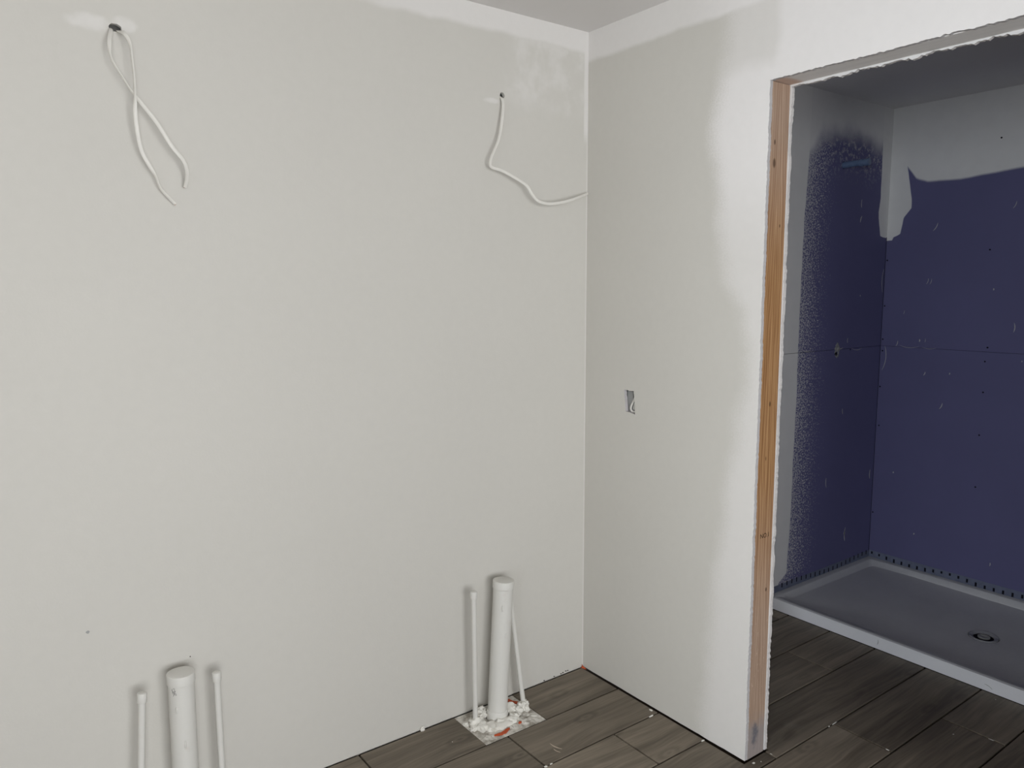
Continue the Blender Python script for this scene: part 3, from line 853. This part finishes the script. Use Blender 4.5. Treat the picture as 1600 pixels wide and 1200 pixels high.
# ------------------------------------------------------------------ scraps along the wall base, specks on the wall
def scrap(pts, th, name, mat, label, cat):
    bm = bmesh.new()
    f = [bm.verts.new(p) for p in pts]; b = [bm.verts.new(Vector(p) + Vector(th)) for p in pts]
    n = len(pts)
    bm.faces.new(f); bm.faces.new(b[::-1])
    for i in range(n): bm.faces.new((f[i], f[(i + 1) % n], b[(i + 1) % n], b[i]))
    return tag(build(name, bm, mat), label, cat)
scrap([(-.008, -.004, -.001), (-.014, -.003, .002), (-.009, -.005, .005), (-.010, -.006, .018), (-.006, -.006, .010), (-.0025, -.012, .005), (-.002, -.024, -.001)], (-.0008, -.0012, 0), 'membrane_scrap', MT['orange'],
      'tiny orange membrane scrap standing up in the floor corner', 'scrap')
bm = bmesh.new(); lump(bm, (-.744, -.006, .005), .008, 4.4, 3, .5, (1.0, .6, 1.2), 2.0)
tag(build('plaster_crumb', bm, MT['foam'], None, True), 'small white plaster crumb against the foot of the left wall', 'crumb')
wleft = bpy.data.objects['wall_left']
mark(wleft, 'wall', -1.726, .631, .008, .008, 0, MT['box'], 'nail_pop', .0008)
mark(wleft, 'wall', -1.480, .490, .003, .003, 0, MT['ink'], 'speck', .0008)
for x, z in ((-.115, .006), (-.105, .008), (-.09, .010), (-.15, .006), (-.20, .005), (-.08, .009)):
    mark(wleft, 'wall', x, z, .004, .008, 1.3, MT['sub'], 'chip', .0006)

# ------------------------------------------------------------------ shower pan
PX0, PX1, PY0, PY1 = 1.100, SX - 0.001, -1.617, SY - 0.001
pan = empty('shower_pan', ((PX0 + PX1) / 2, (PY0 + PY1) / 2, 0))
tag(pan, 'low grey shower pan with a white front curb below the purple walls', 'shower pan')
def rect_ring(bm, x0, x1, y0, y1, z, n=20, rad=0.0):
    pts = []
    for (ax, ay), (bx, by) in zip(((x0, y0), (x1, y0), (x1, y1), (x0, y1)), ((x1, y0), (x1, y1), (x0, y1), (x0, y0))):
        for k in range(n): pts.append((ax + (bx - ax) * k / n, ay + (by - ay) * k / n))
    if rad:
        out = []
        for x, y in pts:
            cx = min(max(x, x0 + rad), x1 - rad); cy = min(max(y, y0 + rad), y1 - rad)
            d = Vector((x - cx, y - cy))
            if d.length > rad: d = d.normalized() * rad
            out.append((cx + d.x, cy + d.y))
        pts = out
    return [bm.verts.new((x, y, z(x, y) if callable(z) else z)) for x, y in pts], pts
DRX, DRY, RT = 1.545, -.862, .055
bm = bmesh.new()
def fl(x, y): return 0.016 + 0.012 * min(1.0, math.hypot(x - DRX, y - DRY) / 0.7)
r0, _ = rect_ring(bm, PX0 + .004, PX1, PY0, PY1, 0.0)
r1, _ = rect_ring(bm, PX0 + .004, PX1, PY0, PY1, RT - .002)
r2, _ = rect_ring(bm, PX0 + .007, PX1, PY0, PY1, RT)
r3, _ = rect_ring(bm, PX0 + .014, PX1 - .026, PY0 + .026, PY1 - .026, lambda x, y: RT - (.001 if x > PX0 + .03 else 0), 20, .006)
r4, _ = rect_ring(bm, PX0 + .056, PX1 - .030, PY0 + .030, PY1 - .030, lambda x, y: RT - (.003 if x > PX0 + .075 else .010), 20, .015)
r5, _ = rect_ring(bm, PX0 + .070, PX1 - .046, PY0 + .046, PY1 - .046, lambda x, y: fl(x, y) + .002, 20, .03)
r6, p6 = rect_ring(bm, PX0 + .080, PX1 - .054, PY0 + .054, PY1 - .054, fl, 20, .03)
def circ(r, z): return [bm.verts.new((DRX + (x - DRX) / math.hypot(x - DRX, y - DRY) * r, DRY + (y - DRY) / math.hypot(x - DRX, y - DRY) * r, z)) for x, y in p6]
mid = [bm.verts.new((DRX + (x - DRX) * .45, DRY + (y - DRY) * .45, fl(DRX + (x - DRX) * .45, DRY + (y - DRY) * .45))) for x, y in p6]
rings = [r0, r1, r2, r3, r4, r5, r6, mid, circ(.075, .0165), circ(.060, .0160), circ(.0575, .010)]
for a, b in zip(rings, rings[1:]):
    n = len(a)
    for k in range(n): bm.faces.new((a[k], a[(k + 1) % n], b[(k + 1) % n], b[k]))
bm.faces.new(r0[::-1]); bm.faces.new(rings[-1])
basin = build('basin', bm, MT['pan'], None, True); basin['label'] = 'dusty grey sloped basin'
curb = boxes('curb_face', [(PX0 - .0015, PX0 + .0035, PY0, PY1, 0.0005, RT - .0015)], MT['curb']); curb['label'] = 'white front face of the curb'
def slotted(name, along):
    if along == 'back': return boxes(name, [(SX - .0008, SX + .006, PY0, SY - .001, RT - .001, ZB + .004)], MT['flange'])
    return boxes(name, [(PX0 + .004, SX - .001, SY - .0008, SY + .006, RT - .001, ZB)], MT['flange'])
f1, f2 = slotted('wall_flange', 'back'), slotted('wall_flange', 'left')
adopt(pan, basin, curb, f1, f2)
k = 0; y = SY - .018
while y > PY0 + .05:
    ph = (y - SY) / .42 * 2 * math.pi
    zc = ZB - .008 - .020 * (0.5 - 0.5 * math.cos(ph)); hh = .009 + .017 * max(0, math.sin(ph * .5) ** 2) + .004 * random.random()
    boxes('flange_slot', [(SX - .0014, SX + .001, y - .0045, y + .0045, max(RT + .002, zc - hh / 2), min(ZB + .003, zc + hh / 2))], MT['dark'], f1).matrix_parent_inverse = Matrix()
    y -= .0405; k += 1
x = SX - .03
while x > 1.2:
    zc = RT + .020 + .008 * math.sin((x - 1.1) * 9)
    boxes('flange_slot', [(x - .0035, x + .0035, SY - .0014, SY + .001, zc - .012, zc + .010)], MT['dark'], f2)
    x -= .0405
# drain
dr = empty('drain', (0, 0, 0))
bpy.data.objects.remove(dr)
bm = bmesh.new()
def lathe(bm, c, prof, seg=40):
    rs = [[bm.verts.new((c[0] + math.cos(2 * math.pi * k / seg) * r, c[1] + math.sin(2 * math.pi * k / seg) * r, z)) for k in range(seg)] for r, z in prof]
    for a, b in zip(rs, rs[1:]):
        for k in range(seg): bm.faces.new((a[k], a[(k + 1) % seg], b[(k + 1) % seg], b[k]))
    return rs
rs = lathe(bm, (DRX, DRY), [(.0565, .0103), (.0565, .0190), (.054, .0200), (.042, .0150), (.040, .0140), (.039, .0106)])
dring = build('drain_ring', bm, MT['steel'], None, True); dring['label'] = 'round metal drain ring'
bm = bmesh.new()
rs = lathe(bm, (DRX + .002, DRY), [(.024, .0112), (.024, .0165), (.021, .0175), (.012, .0175), (.010, .016)], 32)
bm.faces.new(rs[-1]); bm.faces.new(rs[0][::-1])
dplug = build('drain_plug', bm, MT['box'], None, True)
bm = bmesh.new(); rs = lathe(bm, (DRX, DRY), [(.0388, .0104), (.0388, .0110)], 32); bm.faces.new(rs[-1]); bm.faces.new(rs[0][::-1])
dwell = build('drain_well', bm, MT['dark'])
adopt(pan, dring)
dwell.parent = dring
dplug.parent = dring
sc = mark(curb, 'curb', -.632, .030, .0025, .024, .1, MT['box'], 'scuff')
mark(curb, 'curb', -1.06, .022, .0020, .03, -1.2, MT['box'], 'scuff')

# ------------------------------------------------------------------ shower arm stub and valve rough-in
sx, sz = 1.574, 2.101
st_ = empty('pipe_stub', (sx, SY, sz))
tag(st_, 'short dark blue capped pipe stub sticking out high on the shower wall', 'pipe stub')
bm = bmesh.new(); sweep(bm, [(sx, SY + .010, sz), (sx, SY - .02, sz), (sx, SY - .05, sz + .001), (sx, SY - .085, sz)], [.0150, .0152, .0145, .0152], 20, True, Vector((0, 0, 1)))
a1 = build('pipe', bm, MT['blue'], None, True)
bm = bmesh.new(); sweep(bm, [(sx, SY - .080, sz), (sx, SY - .081, sz), (sx, SY - .095, sz), (sx, SY - .096, sz), (sx, SY - .104, sz), (sx, SY - .105, sz), (sx, SY - .126, sz), (sx, SY - .127, sz)],
                        [.0145, .0172, .0172, .0150, .0150, .0170, .0170, .0155], 20, True, Vector((0, 0, 1)))
a2 = build('cap', bm, MT['blue'], None, True)
adopt(st_, a1, a2)
vr = empty('valve_rough_in', (1.594, SY, 1.192))
tag(vr, 'small plaster-crusted valve opening on the dark shower wall at the board joint', 'valve opening')
bm = bmesh.new()
for k in range(11):
    a = 2 * math.pi * k / 11
    lump(bm, (1.594 + .014 * math.cos(a), SY + .001, 1.207 + .030 * math.sin(a)), .006 + .004 * random.random(), k * 1.9, 2, .6, (1, .45, 1.2))
v1 = build('plaster_collar', bm, MT['smear'], None, True)
bm = bmesh.new(); sweep(bm, [(1.596, SY + .002, 1.212), (1.596, SY - .006, 1.212), (1.596, SY - .010, 1.211)], [.014, .013, .008], 14, True, Vector((0, 0, 1)))
v2 = build('stem', bm, MT['smear'], None, True)
bm = bmesh.new(); sweep(bm, [(1.582, SY + .002, 1.189), (1.582, SY - .0035, 1.189)], [.009, .009], 14, True, Vector((0, 0, 1)))
v3 = build('opening', bm, MT['dark'], None, True)
adopt(vr, v1, v2, v3)
